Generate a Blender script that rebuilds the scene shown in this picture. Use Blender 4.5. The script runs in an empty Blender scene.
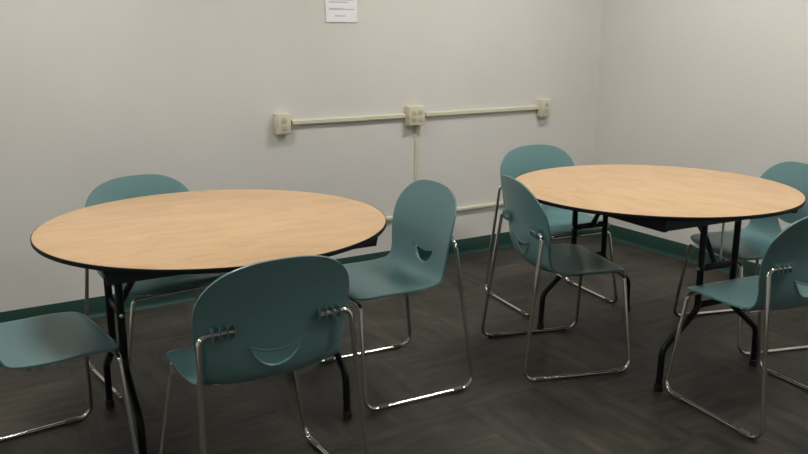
import bpy, bmesh, math, random
from mathutils import Vector, Matrix
random.seed(7)
scene = bpy.context.scene
C = scene.collection
PI = math.pi

# ------------------------------------------------------------------ materials
def new_mat(name):
    m = bpy.data.materials.new(name); m.use_nodes = True
    nt = m.node_tree
    b = nt.nodes['Principled BSDF']
    return m, nt, b

def simple(name, col, rough=.5, metal=0.0, spec=.5, bump=0, bscale=200, coat=0):
    m, nt, b = new_mat(name)
    b.inputs['Base Color'].default_value = (*col, 1)
    b.inputs['Roughness'].default_value = rough
    b.inputs['Metallic'].default_value = metal
    b.inputs['Specular IOR Level'].default_value = spec
    b.inputs['Coat Weight'].default_value = coat
    if bump:
        tc = nt.nodes.new('ShaderNodeTexCoord')
        n = nt.nodes.new('ShaderNodeTexNoise'); n.inputs['Scale'].default_value = bscale
        bp = nt.nodes.new('ShaderNodeBump'); bp.inputs['Strength'].default_value = bump
        bp.inputs['Distance'].default_value = .002
        nt.links.new(tc.outputs['Object'], n.inputs['Vector'])
        nt.links.new(n.outputs['Fac'], bp.inputs['Height'])
        nt.links.new(bp.outputs['Normal'], b.inputs['Normal'])
    return m

def ramp(nt, stops):
    r = nt.nodes.new('ShaderNodeValToRGB')
    e = r.color_ramp.elements
    while len(e) < len(stops): e.new(.5)
    for k, (p, c) in enumerate(stops):
        e[k].position = p; e[k].color = (*c, 1)
    return r

def wall_material():
    m, nt, b = new_mat('painted_wall')
    tc = nt.nodes.new('ShaderNodeTexCoord')
    n = nt.nodes.new('ShaderNodeTexNoise'); n.inputs['Scale'].default_value = 1.3; n.inputs['Detail'].default_value = 3
    r = ramp(nt, [(.3, (.70, .69, .655)), (.7, (.74, .73, .695))])
    n2 = nt.nodes.new('ShaderNodeTexNoise'); n2.inputs['Scale'].default_value = 90; n2.inputs['Detail'].default_value = 4
    bp = nt.nodes.new('ShaderNodeBump'); bp.inputs['Strength'].default_value = .12; bp.inputs['Distance'].default_value = .003
    nt.links.new(tc.outputs['Object'], n.inputs['Vector']); nt.links.new(n.outputs['Fac'], r.inputs['Fac'])
    nt.links.new(r.outputs['Color'], b.inputs['Base Color'])
    nt.links.new(tc.outputs['Object'], n2.inputs['Vector']); nt.links.new(n2.outputs['Fac'], bp.inputs['Height'])
    nt.links.new(bp.outputs['Normal'], b.inputs['Normal'])
    b.inputs['Roughness'].default_value = .7
    b.inputs['Specular IOR Level'].default_value = .3
    return m

def floor_material():
    """Dark grey-brown square tiles, the streak direction quarter-turned from tile to tile."""
    m, nt, b = new_mat('streaked_floor_tile')
    L = nt.links.new
    tc = nt.nodes.new('ShaderNodeTexCoord')
    def streak(sx, sy):
        mp = nt.nodes.new('ShaderNodeMapping'); mp.inputs['Scale'].default_value = (sx * 1.5, sy * 1.2, 1)
        L(tc.outputs['Object'], mp.inputs['Vector'])
        n = nt.nodes.new('ShaderNodeTexNoise'); n.inputs['Scale'].default_value = 1; n.inputs['Detail'].default_value = 5
        n.inputs['Roughness'].default_value = .62
        L(mp.outputs['Vector'], n.inputs['Vector']); return n
    a = streak(2.6, 15); c = streak(15, 2.6)
    ck = nt.nodes.new('ShaderNodeTexChecker'); ck.inputs['Scale'].default_value = 1 / .61
    L(tc.outputs['Object'], ck.inputs['Vector'])
    mx = nt.nodes.new('ShaderNodeMix'); mx.data_type = 'FLOAT'
    L(ck.outputs['Fac'], mx.inputs[0]); L(a.outputs['Fac'], mx.inputs[2]); L(c.outputs['Fac'], mx.inputs[3])
    big = nt.nodes.new('ShaderNodeTexNoise'); big.inputs['Scale'].default_value = 3.2; big.inputs['Detail'].default_value = 6
    L(tc.outputs['Object'], big.inputs['Vector'])
    ad = nt.nodes.new('ShaderNodeMath'); ad.operation = 'MULTIPLY_ADD'
    L(big.outputs['Fac'], ad.inputs[0]); ad.inputs[1].default_value = .6
    sb = nt.nodes.new('ShaderNodeMath'); sb.operation = 'SUBTRACT'; sb.inputs[1].default_value = .30
    L(mx.outputs[0], sb.inputs[0]); L(sb.outputs[0], ad.inputs[2])
    r = ramp(nt, [(.30, (.016, .015, .013)), (.46, (.037, .0335, .0275)), (.60, (.055, .049, .0385)), (.78, (.092, .080, .059))])
    L(ad.outputs[0], r.inputs['Fac'])
    br = nt.nodes.new('ShaderNodeTexBrick'); br.offset = 0; br.inputs['Scale'].default_value = 1 / .61
    br.inputs['Brick Width'].default_value = 1; br.inputs['Row Height'].default_value = 1
    br.inputs['Mortar Size'].default_value = .003; br.inputs['Mortar Smooth'].default_value = .2
    br.inputs['Color1'].default_value = br.inputs['Color2'].default_value = (1, 1, 1, 1)
    br.inputs['Mortar'].default_value = (.55, .55, .55, 1)
    L(tc.outputs['Object'], br.inputs['Vector'])
    mu = nt.nodes.new('ShaderNodeMix'); mu.data_type = 'RGBA'; mu.blend_type = 'MULTIPLY'; mu.inputs[0].default_value = 1
    L(r.outputs['Color'], mu.inputs[6]); L(br.outputs['Color'], mu.inputs[7])
    L(mu.outputs[2], b.inputs['Base Color'])
    b.inputs['Roughness'].default_value = .5
    b.inputs['Specular IOR Level'].default_value = .35
    bp = nt.nodes.new('ShaderNodeBump'); bp.inputs['Strength'].default_value = .15; bp.inputs['Distance'].default_value = .002
    L(ad.outputs[0], bp.inputs['Height']); L(bp.outputs['Normal'], b.inputs['Normal'])
    return m

def maple_material(name, c0, c1, c2):
    m, nt, b = new_mat(name)
    L = nt.links.new
    tc = nt.nodes.new('ShaderNodeTexCoord')
    mp = nt.nodes.new('ShaderNodeMapping'); mp.inputs['Scale'].default_value = (5, 16, 1)
    L(tc.outputs['Object'], mp.inputs['Vector'])
    n = nt.nodes.new('ShaderNodeTexNoise'); n.inputs['Scale'].default_value = 1; n.inputs['Detail'].default_value = 6
    n.inputs['Roughness'].default_value = .6; n.inputs['Distortion'].default_value = .7
    L(mp.outputs['Vector'], n.inputs['Vector'])
    r = ramp(nt, [(.30, c0), (.5, c1), (.72, c2)])
    L(n.outputs['Fac'], r.inputs['Fac']); L(r.outputs['Color'], b.inputs['Base Color'])
    b.inputs['Roughness'].default_value = .42
    b.inputs['Specular IOR Level'].default_value = .4
    return m

M = {
    'wall': wall_material(),
    'floor': floor_material(),
    'maple': maple_material('maple_laminate', (.54, .350, .192), (.615, .408, .227), (.67, .452, .265)),
    'ceiling': simple('ceiling_white', (.72, .71, .67), .9, bump=.3, bscale=60),
    'cove': simple('green_vinyl_base', (.017, .055, .045), .5, spec=.3),
    'black': simple('black_steel', (.004, .004, .0045), .38, spec=.35),
    'edge': simple('black_edge_band', (.004, .004, .004), .55, spec=.25),
    'rubber': simple('black_rubber', (.012, .012, .012), .7),
    'apron': simple('black_painted_apron', (.008, .008, .008), .5),
    'bolt': simple('zinc_bolt', (.7, .7, .68), .28, metal=1),
    'teal': simple('teal_plastic', (.122, .246, .254), .34, spec=.55, bump=.10, bscale=420),
    'chrome': simple('chrome', (.74, .73, .70), .12, metal=1),
    'glide': simple('grey_glide', (.13, .13, .12), .3),
    'ivory': simple('ivory_plastic', (.68, .655, .50), .4),
    'ivory_dark': simple('ivory_receptacle', (.60, .565, .42), .45),
    'slot': simple('dark_slot', (.13, .11, .08), .6),
    'metal_frame': simple('white_enamel', (.8, .8, .78), .4),
    'door': simple('oak_door', (.33, .21, .11), .5),
}

def paper_material():
    m, nt, b = new_mat('printed_paper')
    b.inputs['Base Color'].default_value = (.92, .92, .95, 1); b.inputs['Roughness'].default_value = .8
    return m
M['paper'] = paper_material()
M['ink'] = simple('grey_print', (.62, .62, .67), .8)

def emis(name, col, s):
    m, nt, b = new_mat(name)
    b.inputs['Base Color'].default_value = (.9, .9, .88, 1)
    b.inputs['Emission Color'].default_value = (*col, 1); b.inputs['Emission Strength'].default_value = s
    return m
M['diffuser'] = emis('lit_diffuser', (1.0, .975, .93), 60.0)

# ------------------------------------------------------------------ helpers
def link(name, me, mat, parent=None):
    o = bpy.data.objects.new(name, me); C.objects.link(o)
    if mat:
        for mm in (mat if isinstance(mat, (list, tuple)) else [mat]): me.materials.append(mm)
    if parent: o.parent = parent
    return o

def finish(bm, name, smooth=True, ang=35):
    bmesh.ops.recalc_face_normals(bm, faces=bm.faces)
    me = bpy.data.meshes.new(name); bm.to_mesh(me); bm.free()
    if smooth:
        me.shade_smooth(); me.set_sharp_from_angle(angle=math.radians(ang))
    return me

def obj(name, bm, mat, parent=None, smooth=True):
    return link(name, finish(bm, name, smooth), mat, parent)

def box(bm, lo, hi, bev=0, mtx=None):
    r = bmesh.ops.create_cube(bm, size=1)
    vs = r['verts']
    for v in vs:
        v.co = Vector([lo[k] + (v.co[k] + .5) * (hi[k] - lo[k]) for k in range(3)])
    if bev:
        es = list({e for v in vs for e in v.link_edges})
        rr = bmesh.ops.bevel(bm, geom=es, offset=bev, segments=2, profile=.5, affect='EDGES')
        vs = list({v for v in rr['verts']} | {v for v in vs if v.is_valid})
    if mtx:
        for v in vs: v.co = mtx @ v.co
    return vs

def fillet(pts, rad, seg=6):
    """Round the inner corners of a polyline; rad is one number or one per point."""
    pts = [Vector(p) for p in pts]; out = [pts[0]]
    for i in range(1, len(pts) - 1):
        r = rad[i] if isinstance(rad, (list, tuple)) else rad
        a, b, c = pts[i - 1], pts[i], pts[i + 1]
        d1 = (a - b).normalized(); d2 = (c - b).normalized()
        ang = d1.angle(d2)
        t = min(r / math.tan(ang / 2), (a - b).length * .49, (c - b).length * .49)
        p0 = b + d1 * t; p2 = b + d2 * t
        rr = t * math.tan(ang / 2)
        cen = b + (d1 + d2).normalized() * (rr / math.sin(ang / 2))
        u = p0 - cen; w = p2 - cen
        tot = u.angle(w)
        for k in range(seg + 1):
            s = k / seg
            out.append(cen + (u * math.sin((1 - s) * tot) + w * math.sin(s * tot)) / math.sin(tot))
    out.append(pts[-1]); return out

def tube(bm, pts, r, n=12, cap=True):
    pts = [Vector(p) for p in pts]
    rings = []; t0 = (pts[1] - pts[0]).normalized()
    up = Vector((0, 0, 1)) if abs(t0.z) < .9 else Vector((1, 0, 0))
    nrm = t0.cross(up).normalized()
    for i, p in enumerate(pts):
        if i == 0: t = pts[1] - pts[0]
        elif i == len(pts) - 1: t = pts[-1] - pts[-2]
        else: t = (pts[i + 1] - p).normalized() + (p - pts[i - 1]).normalized()
        t.normalize()
        nrm = (nrm - t * nrm.dot(t)).normalized(); bi = t.cross(nrm)
        rings.append([bm.verts.new(p + (nrm * math.cos(a) + bi * math.sin(a)) * r)
                      for a in (2 * PI * k / n for k in range(n))])
    for a, b in zip(rings, rings[1:]):
        for k in range(n): bm.faces.new((a[k], a[(k + 1) % n], b[(k + 1) % n], b[k]))
    if cap:
        bm.faces.new(rings[0][::-1]); bm.faces.new(rings[-1])

def lathe(bm, prof, n=96, cen=(0, 0)):
    rings = []
    for (r, z) in prof:
        if r < 1e-6: rings.append([bm.verts.new((cen[0], cen[1], z))])
        else: rings.append([bm.verts.new((cen[0] + r * math.cos(2 * PI * k / n), cen[1] + r * math.sin(2 * PI * k / n), z)) for k in range(n)])
    for a, b in zip(rings, rings[1:]):
        for k in range(n):
            q = (k + 1) % n
            if len(a) == 1 and len(b) == 1: continue
            if len(a) == 1: bm.faces.new((a[0], b[q], b[k]))
            elif len(b) == 1: bm.faces.new((a[k], a[q], b[0]))
            else: bm.faces.new((a[k], a[q], b[q], b[k]))

def empty(name, loc=(0, 0, 0), rz=0):
    o = bpy.data.objects.new(name, None); C.objects.link(o)
    o.location = loc; o.rotation_euler = (0, 0, rz); o.empty_display_size = .1
    return o

def tag(o, label, cat, group=None, kind=None):
    o['label'] = label; o['category'] = cat
    if group: o['group'] = group
    if kind: o['kind'] = kind
    return o

def copy_tree(o, parent=None):
    c = o.copy(); C.objects.link(c); c.parent = parent
    for ch in list(o.children): copy_tree(ch, c)
    return c

# ------------------------------------------------------------------ room
TH = 0.548789790          # direction of the wall behind the tables
CX, CY = 1.3426, 5.7273  # room corner
A = Vector((math.cos(TH), math.sin(TH), 0))
NL = Vector((A.y, -A.x, 0))            # from that wall into the room
H = 2.75
LW, RW = 7.6, 7.4                      # lengths of the two walls
# room frame: origin in the corner, +x along NL (into the room, along right wall), +y = -A (along left wall)
RM = Matrix.Translation((CX, CY, 0)) @ Matrix(((NL.x, -A.x, 0, 0), (NL.y, -A.y, 0, 0), (0, 0, 1, 0), (0, 0, 0, 1)))

def struct(name, bm, mat, smooth=False, parent=None):
    o = obj(name, bm, mat, parent, smooth)
    if parent is None:
        o.matrix_world = RM; o['kind'] = 'structure'
    return o

def sbox(name, lo, hi, mat, bev=0, parent=None):
    bm = bmesh.new(); box(bm, lo, hi, bev); return struct(name, bm, mat, parent=parent)

T = .12
sbox('floor', (-T, -T, -.1), (RW + T, LW + T, 0), M['floor'])
sbox('ceiling', (-T, -T, H), (RW + T, LW + T, H + .1), M['ceiling'])
sbox('wall_back', (-T, -T, 0), (0, LW + T, H), M['wall'])           # left-hand wall of the photograph
sbox('wall_right', (0, -T, 0), (RW + T, 0, H), M['wall'])
sbox('wall_front', (RW, 0, 0), (RW + T, LW, H), M['wall'])
sbox('wall_left', (0, LW, 0), (RW + T, LW + T, H), M['wall'])

def cove(name, p0, p1, inward):
    """Vinyl cove base: flat upper part with a rounded top, curved toe at the floor."""
    p0 = Vector(p0); p1 = Vector(p1); n = Vector(inward)
    prof = [(0, .102), (.002, .1015), (.0035, .099), (.0035, .03), (.005, .018), (.009, .008), (.016, .002), (.020, 0), (0, 0)]
    bm = bmesh.new()
    ra = [bm.verts.new((p0.x + n.x * a, p0.y + n.y * a, z)) for a, z in prof]
    rb = [bm.verts.new((p1.x + n.x * a, p1.y + n.y * a, z)) for a, z in prof]
    k = len(prof)
    for i in range(k): bm.faces.new((ra[i], ra[(i + 1) % k], rb[(i + 1) % k], rb[i]))
    bm.faces.new(ra); bm.faces.new(rb[::-1])
    return struct(name, bm, M['cove'], smooth=True)
cove('baseboard_back', (0, 0, 0), (0, LW, 0), (1, 0, 0))
cove('baseboard_right', (0.0, 0, 0), (RW, 0, 0), (0, 1, 0))
cove('baseboard_front', (RW, 0, 0), (RW, LW, 0), (-1, 0, 0))
cove('baseboard_left', (0, LW, 0), (RW, LW, 0), (0, -1, 0))

# ceiling lights: recessed 2x4 troffers
LIGHTS = [(1.32, 1.2), (1.32, 3.6), (1.32, 6.2), (3.3, 1.0), (5.6, 5.6)]
def troffer():
    t = empty('ceiling_light')
    bm = bmesh.new()
    w, l = .18, .33
    for lo, hi in (((-w, -l, -.03), (-w + .03, l, .0)), ((w - .03, -l, -.03), (w, l, .0)),
                   ((-w + .03, -l, -.03), (w - .03, -l + .03, .0)), ((-w + .03, l - .03, -.03), (w - .03, l, .0))):
        box(bm, lo, hi)
    obj('frame', bm, M['metal_frame'], t, False)
    bm = bmesh.new(); box(bm, (-w + .03, -l + .03, -.022), (w - .03, l - .03, -.004))
    obj('diffuser', bm, M['diffuser'], t, False)
    return t
t0 = troffer()
for i, (x, y) in enumerate(LIGHTS):
    t = t0 if i == 0 else copy_tree(t0)
    t.matrix_world = RM @ Matrix.Translation((x, y, H))
    tag(t, 'white framed rectangular ceiling light panel glowing above the tables', 'ceiling light', 'ceiling lights')

# ------------------------------------------------------------------ things on the wall
# wall frame: x to the right along the back wall seen from the room (= room -y), y out of the wall, z up
def wall_frame(s, z):   # s = distance from the corner, leftwards
    return RM @ Matrix(((0, 1, 0, 0), (-1, 0, 0, s), (0, 0, 1, z), (0, 0, 0, 1)))

def pix_wall(u, v):
    """s, z on the back wall for a point measured in the photograph (used for measured positions only)."""
    f = 816.34; p = .23567; Hc = 1.4162
    d = Vector(((u - 404) / f, math.cos(p) - (v - 227) / f * math.sin(p), -math.sin(p) - (v - 227) / f * math.cos(p)))
    base = Vector((CX, CY, 0)); t = base.dot(NL) / d.dot(NL)
    q = d * t; return -(q - base).dot(A), Hc + q.z

def raceway(s0, z0, s1, z1, w, dep, label):
    """Surface raceway from (s0,z0) to (s1,z1): a low channel with rounded shoulders."""
    a = Vector((-s0, 0, z0)); b = Vector((-s1, 0, z1)); L = (b - a).length
    prof = [(-w / 2, 0), (-w / 2, dep * .55), (-w / 2 + dep * .3, dep), (w / 2 - dep * .3, dep), (w / 2, dep * .55), (w / 2, 0)]
    bm = bmesh.new()
    ra = [bm.verts.new((0, y, p)) for p, y in prof]; rb = [bm.verts.new((L, y, p)) for p, y in prof]
    for i in range(6): bm.faces.new((ra[i], ra[(i + 1) % 6], rb[(i + 1) % 6], rb[i]))
    bm.faces.new(ra[::-1]); bm.faces.new(rb)
    o = obj('raceway', bm, M['ivory'], None, False)
    ang = math.atan2((b - a).z, (b - a).x)
    o.matrix_world = wall_frame(s0, z0) @ Matrix.Translation((0, .0015, 0)) @ Matrix.Rotation(-ang, 4, 'Y')
    tag(o, label, 'cable raceway', None)
    return o

def outlet_box(s, z, w, h, gangs, label):
    t = empty('outlet_box'); D = .047
    bm = bmesh.new(); box(bm, (-w / 2, .0005, -h / 2), (w / 2, D, h / 2), .004)
    obj('back_box', bm, M['ivory'], t)
    bm = bmesh.new(); box(bm, (-w / 2 + .003, D, -h / 2 + .003), (w / 2 - .003, D + .006, h / 2 - .003), .002)
    obj('cover_plate', bm, M['ivory'], t)
    for g in range(gangs):
        x = (g - (gangs - 1) / 2) * .046
        for zz in (-.0195, .0195):
            bm = bmesh.new(); box(bm, (x - .0165, D + .006, zz - .0145), (x + .0165, D + .009, zz + .0145), .001)
            r = obj('receptacle', bm, M['ivory_dark'], t)
            bm = bmesh.new()
            for sx in (-.0062, .0062): box(bm, (x + sx - .0012, D + .0085, zz - .002), (x + sx + .0012, D + .0096, zz + .007))
            box(bm, (x - .0025, D + .0085, zz - .010), (x + .0025, D + .0096, zz - .006))
            obj('socket_slots', bm, M['slot'], r, False)
        bm = bmesh.new(); lathe(bm, [(0, .0015), (.003, .001), (.003, 0), (0, 0)], 12)
        s_ = obj('screw', bm, M['bolt'], t); s_.location = (x, D + .006, 0); s_.rotation_euler = (-PI / 2, 0, 0)
    t.matrix_world = wall_frame(s, z)
    tag(t, label, 'electrical outlet', 'outlet boxes on the wall raceway')
    return t

ZU = .915
s1, _ = pix_wall(284, 124); s2, _ = pix_wall(415.5, 116); s3, _ = pix_wall(543.5, 108)
ZU = .923; s2 += 0
outlet_box(s1 + .02, ZU, .082, .112, 1, 'ivory outlet box at the left end of the upper wall raceway')
outlet_box(s2 + .02, ZU, .120, .116, 2, 'wider double ivory outlet box in the middle of the raceway, above the vertical drop')
outlet_box(s3 + .02, ZU, .082, .112, 1, 'ivory outlet box at the right end of the raceway, nearest the room corner')
raceway(s1 - .041, ZU, s2 + .0625, ZU, .031, .022, 'ivory horizontal raceway between the left and middle outlet boxes')
raceway(s2 - .0625, ZU, s3 + .041, ZU, .031, .022, 'ivory horizontal raceway between the middle and right outlet boxes')
ZL = .306
raceway(s2, ZL + .013, s2, ZU - .058, .020, .012, 'thin ivory vertical raceway dropping from the middle outlet box')
sl, _ = pix_wall(345, 222)
raceway(sl, ZL, .024, ZL, .025, .020, 'low ivory raceway running along the wall just above the green base')

# paper notice
def notice():
    sL, zB = pix_wall(325.5, 22); sR, _ = pix_wall(357, 22)
    w = sL - sR; h = w * 1.29
    def yy(z): return .0022 + .004 * (1 - z / h)
    bm = bmesh.new()
    v = [bm.verts.new(c) for c in ((0, yy(0) - .0008, 0), (w, yy(0) - .0008, 0), (w, yy(h) - .0008, h), (0, yy(h) - .0008, h),
                                   (0, yy(0), 0), (w, yy(0), 0), (w, yy(h), h), (0, yy(h), h))]
    for f in ((3, 2, 1, 0), (4, 5, 6, 7), (0, 1, 5, 4), (1, 2, 6, 5), (2, 3, 7, 6), (3, 0, 4, 7)): bm.faces.new([v[k] for k in f])
    o = obj('paper_notice', bm, M['paper'], None, False)
    # rows of small unreadable print, as the photograph shows them
    rows = [(.13, .28, .34), (.27, .10, .80), (.285, .10, .45), (.42, .10, .62), (.47, .10, .78), (.56, .10, .5), (.62, .10, .74), (.70, .10, .8), (.76, .10, .4), (.87, .25, .5)]
    for fz, f0, fw in rows:
        z = h * fz; x0 = w * f0; x1 = x0 + w * fw; e = .0004
        bm = bmesh.new()
        a = [(x0, z - .0032), (x1, z - .0032), (x1, z + .0032), (x0, z + .0032)]
        lo = [bm.verts.new((x, yy(c) - .0002, c)) for x, c in a]; hi = [bm.verts.new((x, yy(c) + e, c)) for x, c in a]
        bm.faces.new(lo[::-1]); bm.faces.new(hi)
        for k in range(4): bm.faces.new((lo[k], lo[(k + 1) % 4], hi[(k + 1) % 4], hi[k]))
        obj('text_line', bm, M['ink'], o, False)
    o.matrix_world = wall_frame(sL, zB)
    tag(o, 'white printed sheet of paper taped high on the wall above the outlets', 'notice')
notice()

# ------------------------------------------------------------------ round folding tables
TOP = .75; RT = .6135
def make_table(lx):
    t = empty('folding_table')
    bm = bmesh.new()
    lathe(bm, [(0, TOP), (RT - .006, TOP), (RT - .004, TOP - .0008), (RT - .004, TOP - .003), (0, TOP - .003)], 160)
    obj('tabletop', bm, M['maple'], t)
    bm = bmesh.new()
    lathe(bm, [(RT - .004, TOP - .001), (RT - .001, TOP - .0015), (RT, TOP - .004), (RT, TOP - .012), (RT - .003, TOP - .016), (RT - .02, TOP - .0165), (RT - .02, TOP - .0035), (RT - .004, TOP - .0031), (RT - .004, TOP - .001)], 160)
    obj('edge_band', bm, M['edge'], t)
    bm = bmesh.new()
    lathe(bm, [(0, TOP - .0035), (RT - .0205, TOP - .0035), (RT - .0205, TOP - .016), (0, TOP - .016)], 96)
    obj('underside_panel', bm, M['apron'], t)
    zt = TOP - .0165; zb = zt - .052
    # two long apron rails with raked ends, two cross rails
    for s in (-1, 1):
        bm = bmesh.new(); y0, y1 = s * .362 - .009, s * .362 + .009; xl = .465
        v = [bm.verts.new(c) for c in ((-xl, y0, zt), (xl, y0, zt), (xl - .012, y0, zb), (-xl + .012, y0, zb),
                                       (-xl, y1, zt), (xl, y1, zt), (xl - .012, y1, zb), (-xl + .012, y1, zb))]
        for f in ((0, 1, 2, 3), (7, 6, 5, 4), (0, 4, 5, 1), (1, 5, 6, 2), (2, 6, 7, 3), (3, 7, 4, 0)): bm.faces.new([v[i] for i in f])
        obj('apron_rail', bm, M['apron'], t, False)
    for s in (-1, 1):
        bm = bmesh.new(); box(bm, (s * .437 - .009, -.352, zb + .001), (s * .437 + .009, .352, zt - .001))
        obj('cross_rail', bm, M['apron'], t, False)
    r = .0135
    for s in (-1, 1):
        x = s * lx
        # pivot bar between the apron rails
        bm = bmesh.new(); tube(bm, [(x, -.352, zt - .024), (x, .352, zt - .024)], .010)
        obj('pivot_bar', bm, M['black'], t)
        for d in (-1, 1):
            h = .095
            bm = bmesh.new()
            tube(bm, fillet([(x, d * h, zt - .024), (x, d * h, .315), (x, d * .27, .175), (x, d * .276, .014)], .06, 6), r)
            lg = obj('leg', bm, M['black'], t)
            bm = bmesh.new(); lathe(bm, [(0, 0), (.016, 0), (.0175, .004), (.0175, .028), (.0138, .030), (0, .030)], 16, (x, d * .276))
            obj('foot_cap', bm, M['rubber'], lg)
        # flat link plates between the two uprights
        for z in (.49, .335):
            bm = bmesh.new(); box(bm, (x - .004, -.095, z - .014), (x + .004, .095, z + .014), .002)
            obj('cross_plate', bm, M['black'], t)
        # folding brace to the middle of the top
        bm = bmesh.new()
        tube(bm, fillet([(x - s * .012, 0, .49), (x - s * .09, 0, .615), (x - s * .215, 0, zt - .008)], .2, 6), .0115, 10)
        tube(bm, [(x - s * .012, -.085, .49), (x - s * .012, .085, .49)], .007, 8)
        obj('folding_brace', bm, M['black'], t)
        for d in (-1, 1):
            bm = bmesh.new()
            lathe(bm, [(0, .006), (.005, .005), (.0075, .001), (.0075, 0), (0, 0)], 12)
            b_ = obj('bolt', bm, M['bolt'], t); b_.location = (x, d * (.095 + .0125), .49)
            b_.rotation_euler = (-d * PI / 2, 0, 0)
        bm = bmesh.new(); tube(bm, [(x - s * .016, .03, .50), (x - s * .016, .03, zt - .03)], .0045, 8)
        obj('lock_rod', bm, M['bolt'], t)
        bm = bmesh.new(); box(bm, (x - s * .2 - .02, -.055, zt - .004), (x - s * .2 + .05, .055, zt + .0002), .001)
        obj('brace_bracket', bm, M['bolt'], t)
    return t
tb = make_table(.374)
tb.location = (-.676, 2.865, 0); tb.rotation_euler.z = math.radians(30.5)
tag(tb, 'round folding table with maple top and black edge, on the left nearer the camera', 'table', 'round folding tables')
tb2 = make_table(.395)
tb2.location = (1.0935, 3.541, 0); tb2.rotation_euler.z = math.radians(-62.6)
tag(tb2, 'round folding table with maple top and black edge, on the right near the room corner', 'table', 'round folding tables')

# ------------------------------------------------------------------ chairs
# local frame: +x the way the sitter faces, +y the sitter's left, z up, origin on the floor mid-frame
def catmull(P, per=10):
    out = []
    n = len(P)
    for i in range(n - 1):
        p0 = Vector(P[max(i - 1, 0)]); p1 = Vector(P[i]); p2 = Vector(P[i + 1]); p3 = Vector(P[min(i + 2, n - 1)])
        for k in range(per):
            t = k / per
            out.append(.5 * ((2 * p1) + (p2 - p0) * t + (2 * p0 - 5 * p1 + 4 * p2 - p3) * t * t + (3 * p1 - p0 - 3 * p2 + p3) * t ** 3))
    out.append(Vector(P[-1])); return out

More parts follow.
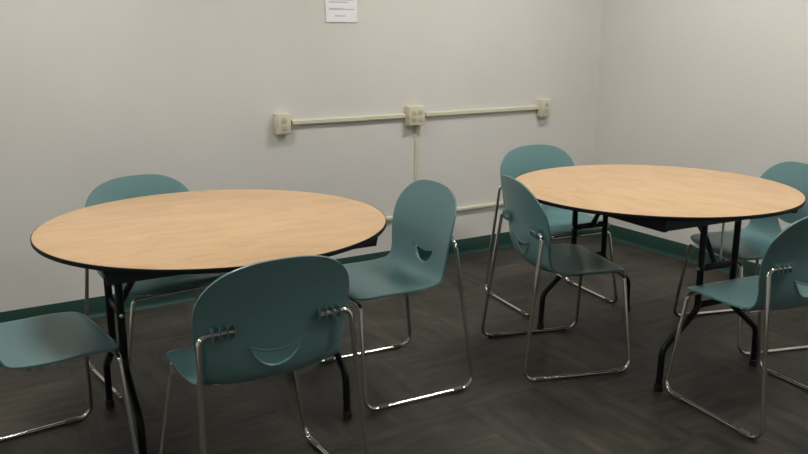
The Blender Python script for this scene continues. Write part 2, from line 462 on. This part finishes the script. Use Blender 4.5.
def make_shell():
    # columns: forward, height, half width, cross curvature (towards the sitter)
    P = [(.243, .418, .215, -.004), (.232, .432, .220, -.004), (.200, .440, .224, -.002), (.120, .438, .229, .006), (.03, .430, .230, .014),
         (-.05, .424, .228, .024), (-.11, .431, .224, .030), (-.143, .461, .220, .034), (-.156, .51, .222, .033),
         (-.160, .56, .230, .030), (-.164, .62, .236, .025), (-.177, .69, .238, .019), (-.194, .75, .237, .013), (-.214, .813, .235, .008)]
    pts = catmull([p for p in P], 12) if False else None
    def cat4(P, per):
        out = []
        n = len(P)
        for i in range(n - 1):
            q = [P[max(i - 1, 0)], P[i], P[i + 1], P[min(i + 2, n - 1)]]
            for k in range(per):
                t = k / per
                out.append([.5 * (2 * q[1][c] + (q[2][c] - q[0][c]) * t + (2 * q[0][c] - 5 * q[1][c] + 4 * q[2][c] - q[3][c]) * t * t
                                  + (3 * q[1][c] - q[0][c] - 3 * q[2][c] + q[3][c]) * t ** 3) for c in range(4)])
        out.append(list(P[-1])); return out
    F = cat4(P, 12)
    arc = [0]
    for a, b in zip(F, F[1:]): arc.append(arc[-1] + math.hypot(b[0] - a[0], b[1] - a[1]))
    Ltot = arc[-1]
    def at(s):
        s = min(max(s, 0), Ltot)
        for i in range(len(arc) - 1):
            if s <= arc[i + 1] + 1e-9:
                t = (s - arc[i]) / max(arc[i + 1] - arc[i], 1e-9)
                v = [F[i][c] + (F[i + 1][c] - F[i][c]) * t for c in range(4)]
                d = Vector((F[i + 1][0] - F[i][0], F[i + 1][1] - F[i][1])).normalized()
                return v, d
    fr, ft = .085, .185        # arc lengths over which the front corners and the top are rounded
    rows = []
    N = 12
    nf, nb = 3.4, 2.6
    for k in range(1, N + 1):
        a = (PI / 2) * k / N
        rows.append((fr * (1 - math.cos(a) ** (2 / nf)), math.sin(a) ** (2 / nf)))
    m = 34
    for k in range(1, m): rows.append((fr + (Ltot - fr - ft) * k / m, 1))
    for k in range(0, N * 2):
        a = (PI / 2) * k / (N * 2)
        rows.append((Ltot - ft + ft * math.sin(a) ** (2 / nb), math.cos(a) ** (2 / nb)))
    bm = bmesh.new(); NU = 28; grid = []
    def pt(s, wf, u):
        v, d = at(s)
        n = Vector((d.y, -d.x)) * (1 if True else -1)      # sitter side of the profile
        w = v[2] * wf
        y = w * u
        off = v[3] * (abs(y) / .235) ** 2.2
        return Vector((v[0] + n.x * off, y, v[1] + n.y * off))
    for (s, wf) in rows:
        grid.append([bm.verts.new(pt(s, wf, -1 + 2 * k / NU)) for k in range(NU + 1)])
    # close front and top
    f0 = bm.verts.new(pt(0, 0, 0)); tp = bm.verts.new(pt(Ltot, 0, 0))
    for a, b in zip(grid, grid[1:]):
        for k in range(NU): bm.faces.new((a[k], a[k + 1], b[k + 1], b[k]))
    for k in range(NU):
        bm.faces.new((f0, grid[0][k + 1], grid[0][k])); bm.faces.new((grid[-1][k], grid[-1][k + 1], tp))
    bmesh.ops.recalc_face_normals(bm, faces=bm.faces)
    # thickness, centred on the sheet
    me = bpy.data.meshes.new('seat_shell'); bm.to_mesh(me); bm.free()
    o = bpy.data.objects.new('seat_shell', me); C.objects.link(o)
    so = o.modifiers.new('s', 'SOLIDIFY'); so.thickness = .0065; so.offset = 0; so.use_even_offset = False
    # the crescent hand-hold, a real opening
    bm = bmesh.new(); K = 24; loop = []
    hw = .084
    for k in range(K + 1):
        y = -hw + 2 * hw * k / K; q = 1 - (y / hw) ** 2
        loop.append((y, .552 - .020 * q))
    for k in range(K - 1, 0, -1):
        y = -hw + 2 * hw * k / K; q = 1 - abs(y / hw) ** 2.3
        loop.append((y, .550 - .068 * q))
    va = [bm.verts.new((-.26, y, z)) for y, z in loop]; vb = [bm.verts.new((-.08, y, z)) for y, z in loop]
    n = len(loop)
    for i in range(n): bm.faces.new((va[i], va[(i + 1) % n], vb[(i + 1) % n], vb[i]))
    bm.faces.new(va); bm.faces.new(vb[::-1]); bmesh.ops.recalc_face_normals(bm, faces=bm.faces)
    cm = bpy.data.meshes.new('cut'); bm.to_mesh(cm); bm.free()
    co = bpy.data.objects.new('cut', cm); C.objects.link(co)
    bo = o.modifiers.new('b', 'BOOLEAN'); bo.operation = 'DIFFERENCE'; bo.object = co; bo.solver = 'EXACT'
    be = o.modifiers.new('v', 'BEVEL'); be.width = .0016; be.segments = 2; be.limit_method = 'ANGLE'; be.angle_limit = math.radians(50)
    dg = bpy.context.evaluated_depsgraph_get()
    res = bpy.data.meshes.new_from_object(o.evaluated_get(dg))
    bpy.data.objects.remove(o); bpy.data.objects.remove(co)
    res.name = 'seat_shell'
    res.materials.clear()
    res.shade_smooth(); res.set_sharp_from_angle(angle=math.radians(40))
    return res

def make_chair():
    t = empty('stacking_chair')
    link('seat_shell', make_shell(), M['teal'], t)
    hw, hl = .263, .2435; r = .0082
    def side(s):
        return [(-.1710, s * .126, .614), (-.1680, s * .230, .614), (-hl, s * hw, r), (hl, s * hw, r), (.227, s * .195, .405)]
    p = side(1); q = side(-1)
    path = p + q[::-1]
    rad = [0, .026, .045, .045, .02, .02, .045, .045, .026, 0]
    bm = bmesh.new(); tube(bm, fillet(path, rad, 8), r, 14)
    fr = obj('frame', bm, M['chrome'], t)
    # second tube under the seat carrying the shell
    bm = bmesh.new(); tube(bm, [(-.03, -.15, .4065), (-.03, .15, .4065)], .007, 10)
    for s in (-1, 1): tube(bm, [(.226, s * .12, .405), (-.035, s * .12, .4065)], .0065, 10)
    obj('seat_support', bm, M['chrome'], t)
    for s in (-1, 1):
        bm = bmesh.new()
        for k in range(4):
            y = s * (.128 + .0215 * k)
            x1 = -.1595 + .031 * (abs(y) / .235) ** 2.2
            box(bm, (-.1800, y - .0022, .596), (x1 - .0045, y + .0022, .632), .0008)
        obj('tube_clip', bm, M['teal'], t)
    bm = bmesh.new(); loop = []
    K = 20; hw2 = .084
    def back_x(y, z):
        P = [(.47, -.1465), (.51, -.156), (.56, -.160), (.62, -.164)]
        for (z0, a), (z1, b) in zip(P, P[1:]):
            if z <= z1 or z1 == .62: return a + (b - a) * (z - z0) / (z1 - z0) - .0035 + .031 * (abs(y) / .235) ** 2.2
    for k in range(K + 1):
        y = -hw2 + 2 * hw2 * k / K; q = 1 - (y / hw2) ** 2; z = .554 - .020 * q; loop.append((back_x(y, z) - .004 * min(1, 2 * q), y, z))
    for k in range(K - 1, 0, -1):
        y = -hw2 + 2 * hw2 * k / K; q = 1 - abs(y / hw2) ** 2.3; z = .549 - .068 * q; loop.append((back_x(y, z), y, z))
    tube(bm, loop + [loop[0]], .0038, 8, cap=False)
    obj('handhold_rim', bm, M['teal'], t)
    for sx, sy in ((-1, 1), (1, 1), (-1, -1), (1, -1)):
        bm = bmesh.new()
        c = sx * (hl - .075)
        tube(bm, [(c - .02, sy * hw, r + .001), (c + .02, sy * hw, r + .001)], .0098, 12)
        g = obj('glide', bm, M['glide'], t); g.location = (0, 0, .0005)
    return t

base = make_chair()
CH = [
 (-.057, 3.204, -151.5, 'teal plastic chair at the right of the left table, its seat fully lit'),
 (-.446, 2.325, 121.8, 'teal plastic chair in the foreground with its back to the camera, at the left table'),
 (.665, 3.448, 13.9, 'teal plastic chair at the left of the right table, seat tucked under its near edge'),
 (.790, 4.228, -66.7, 'teal plastic chair behind the left side of the right table, nearest the wall outlets'),
 (1.394, 2.947, 114.8, 'teal plastic chair at the front of the right table, back toward the lower right corner'),
 (1.668, 3.732, 194.5, 'teal plastic chair behind the right side of the right table, partly hidden'),
 (-1.028, 3.292, -52.3, 'teal plastic chair behind the left table, only the top of its back above the tabletop'),
 (-1.213, 2.468, 36.8, 'teal plastic chair cut off at the left edge, seat half shaded by the left table'),
]
for i, (x, y, a, lab) in enumerate(CH):
    c = base if i == 0 else copy_tree(base)
    c.location = (x, y, 0); c.rotation_euler = (0, 0, math.radians(a))
    tag(c, lab, 'chair', 'teal chairs around the two tables')

# ------------------------------------------------------------------ world, camera
w = bpy.data.worlds.new('world'); scene.world = w; w.use_nodes = True
w.node_tree.nodes['Background'].inputs['Color'].default_value = (.5, .5, .5, 1)
w.node_tree.nodes['Background'].inputs['Strength'].default_value = .0

cam = bpy.data.cameras.new('camera'); co = bpy.data.objects.new('camera', cam); C.objects.link(co)
cam.sensor_width = 36; cam.lens = 816.34 / 808 * 36; cam.clip_start = .05
co.location = (0, 0, 1.4162); co.rotation_euler = (PI / 2 - .23567, 0, 0)
scene.camera = co
vs = scene.view_settings
vs.view_transform = 'Standard'; vs.look = 'None'; vs.gamma = 1; vs.use_curve_mapping = False
vs.exposure = -.30
scene.cycles.max_bounces = 8
scene.cycles.diffuse_bounces = 5
scene.cycles.sample_clamp_indirect = 8
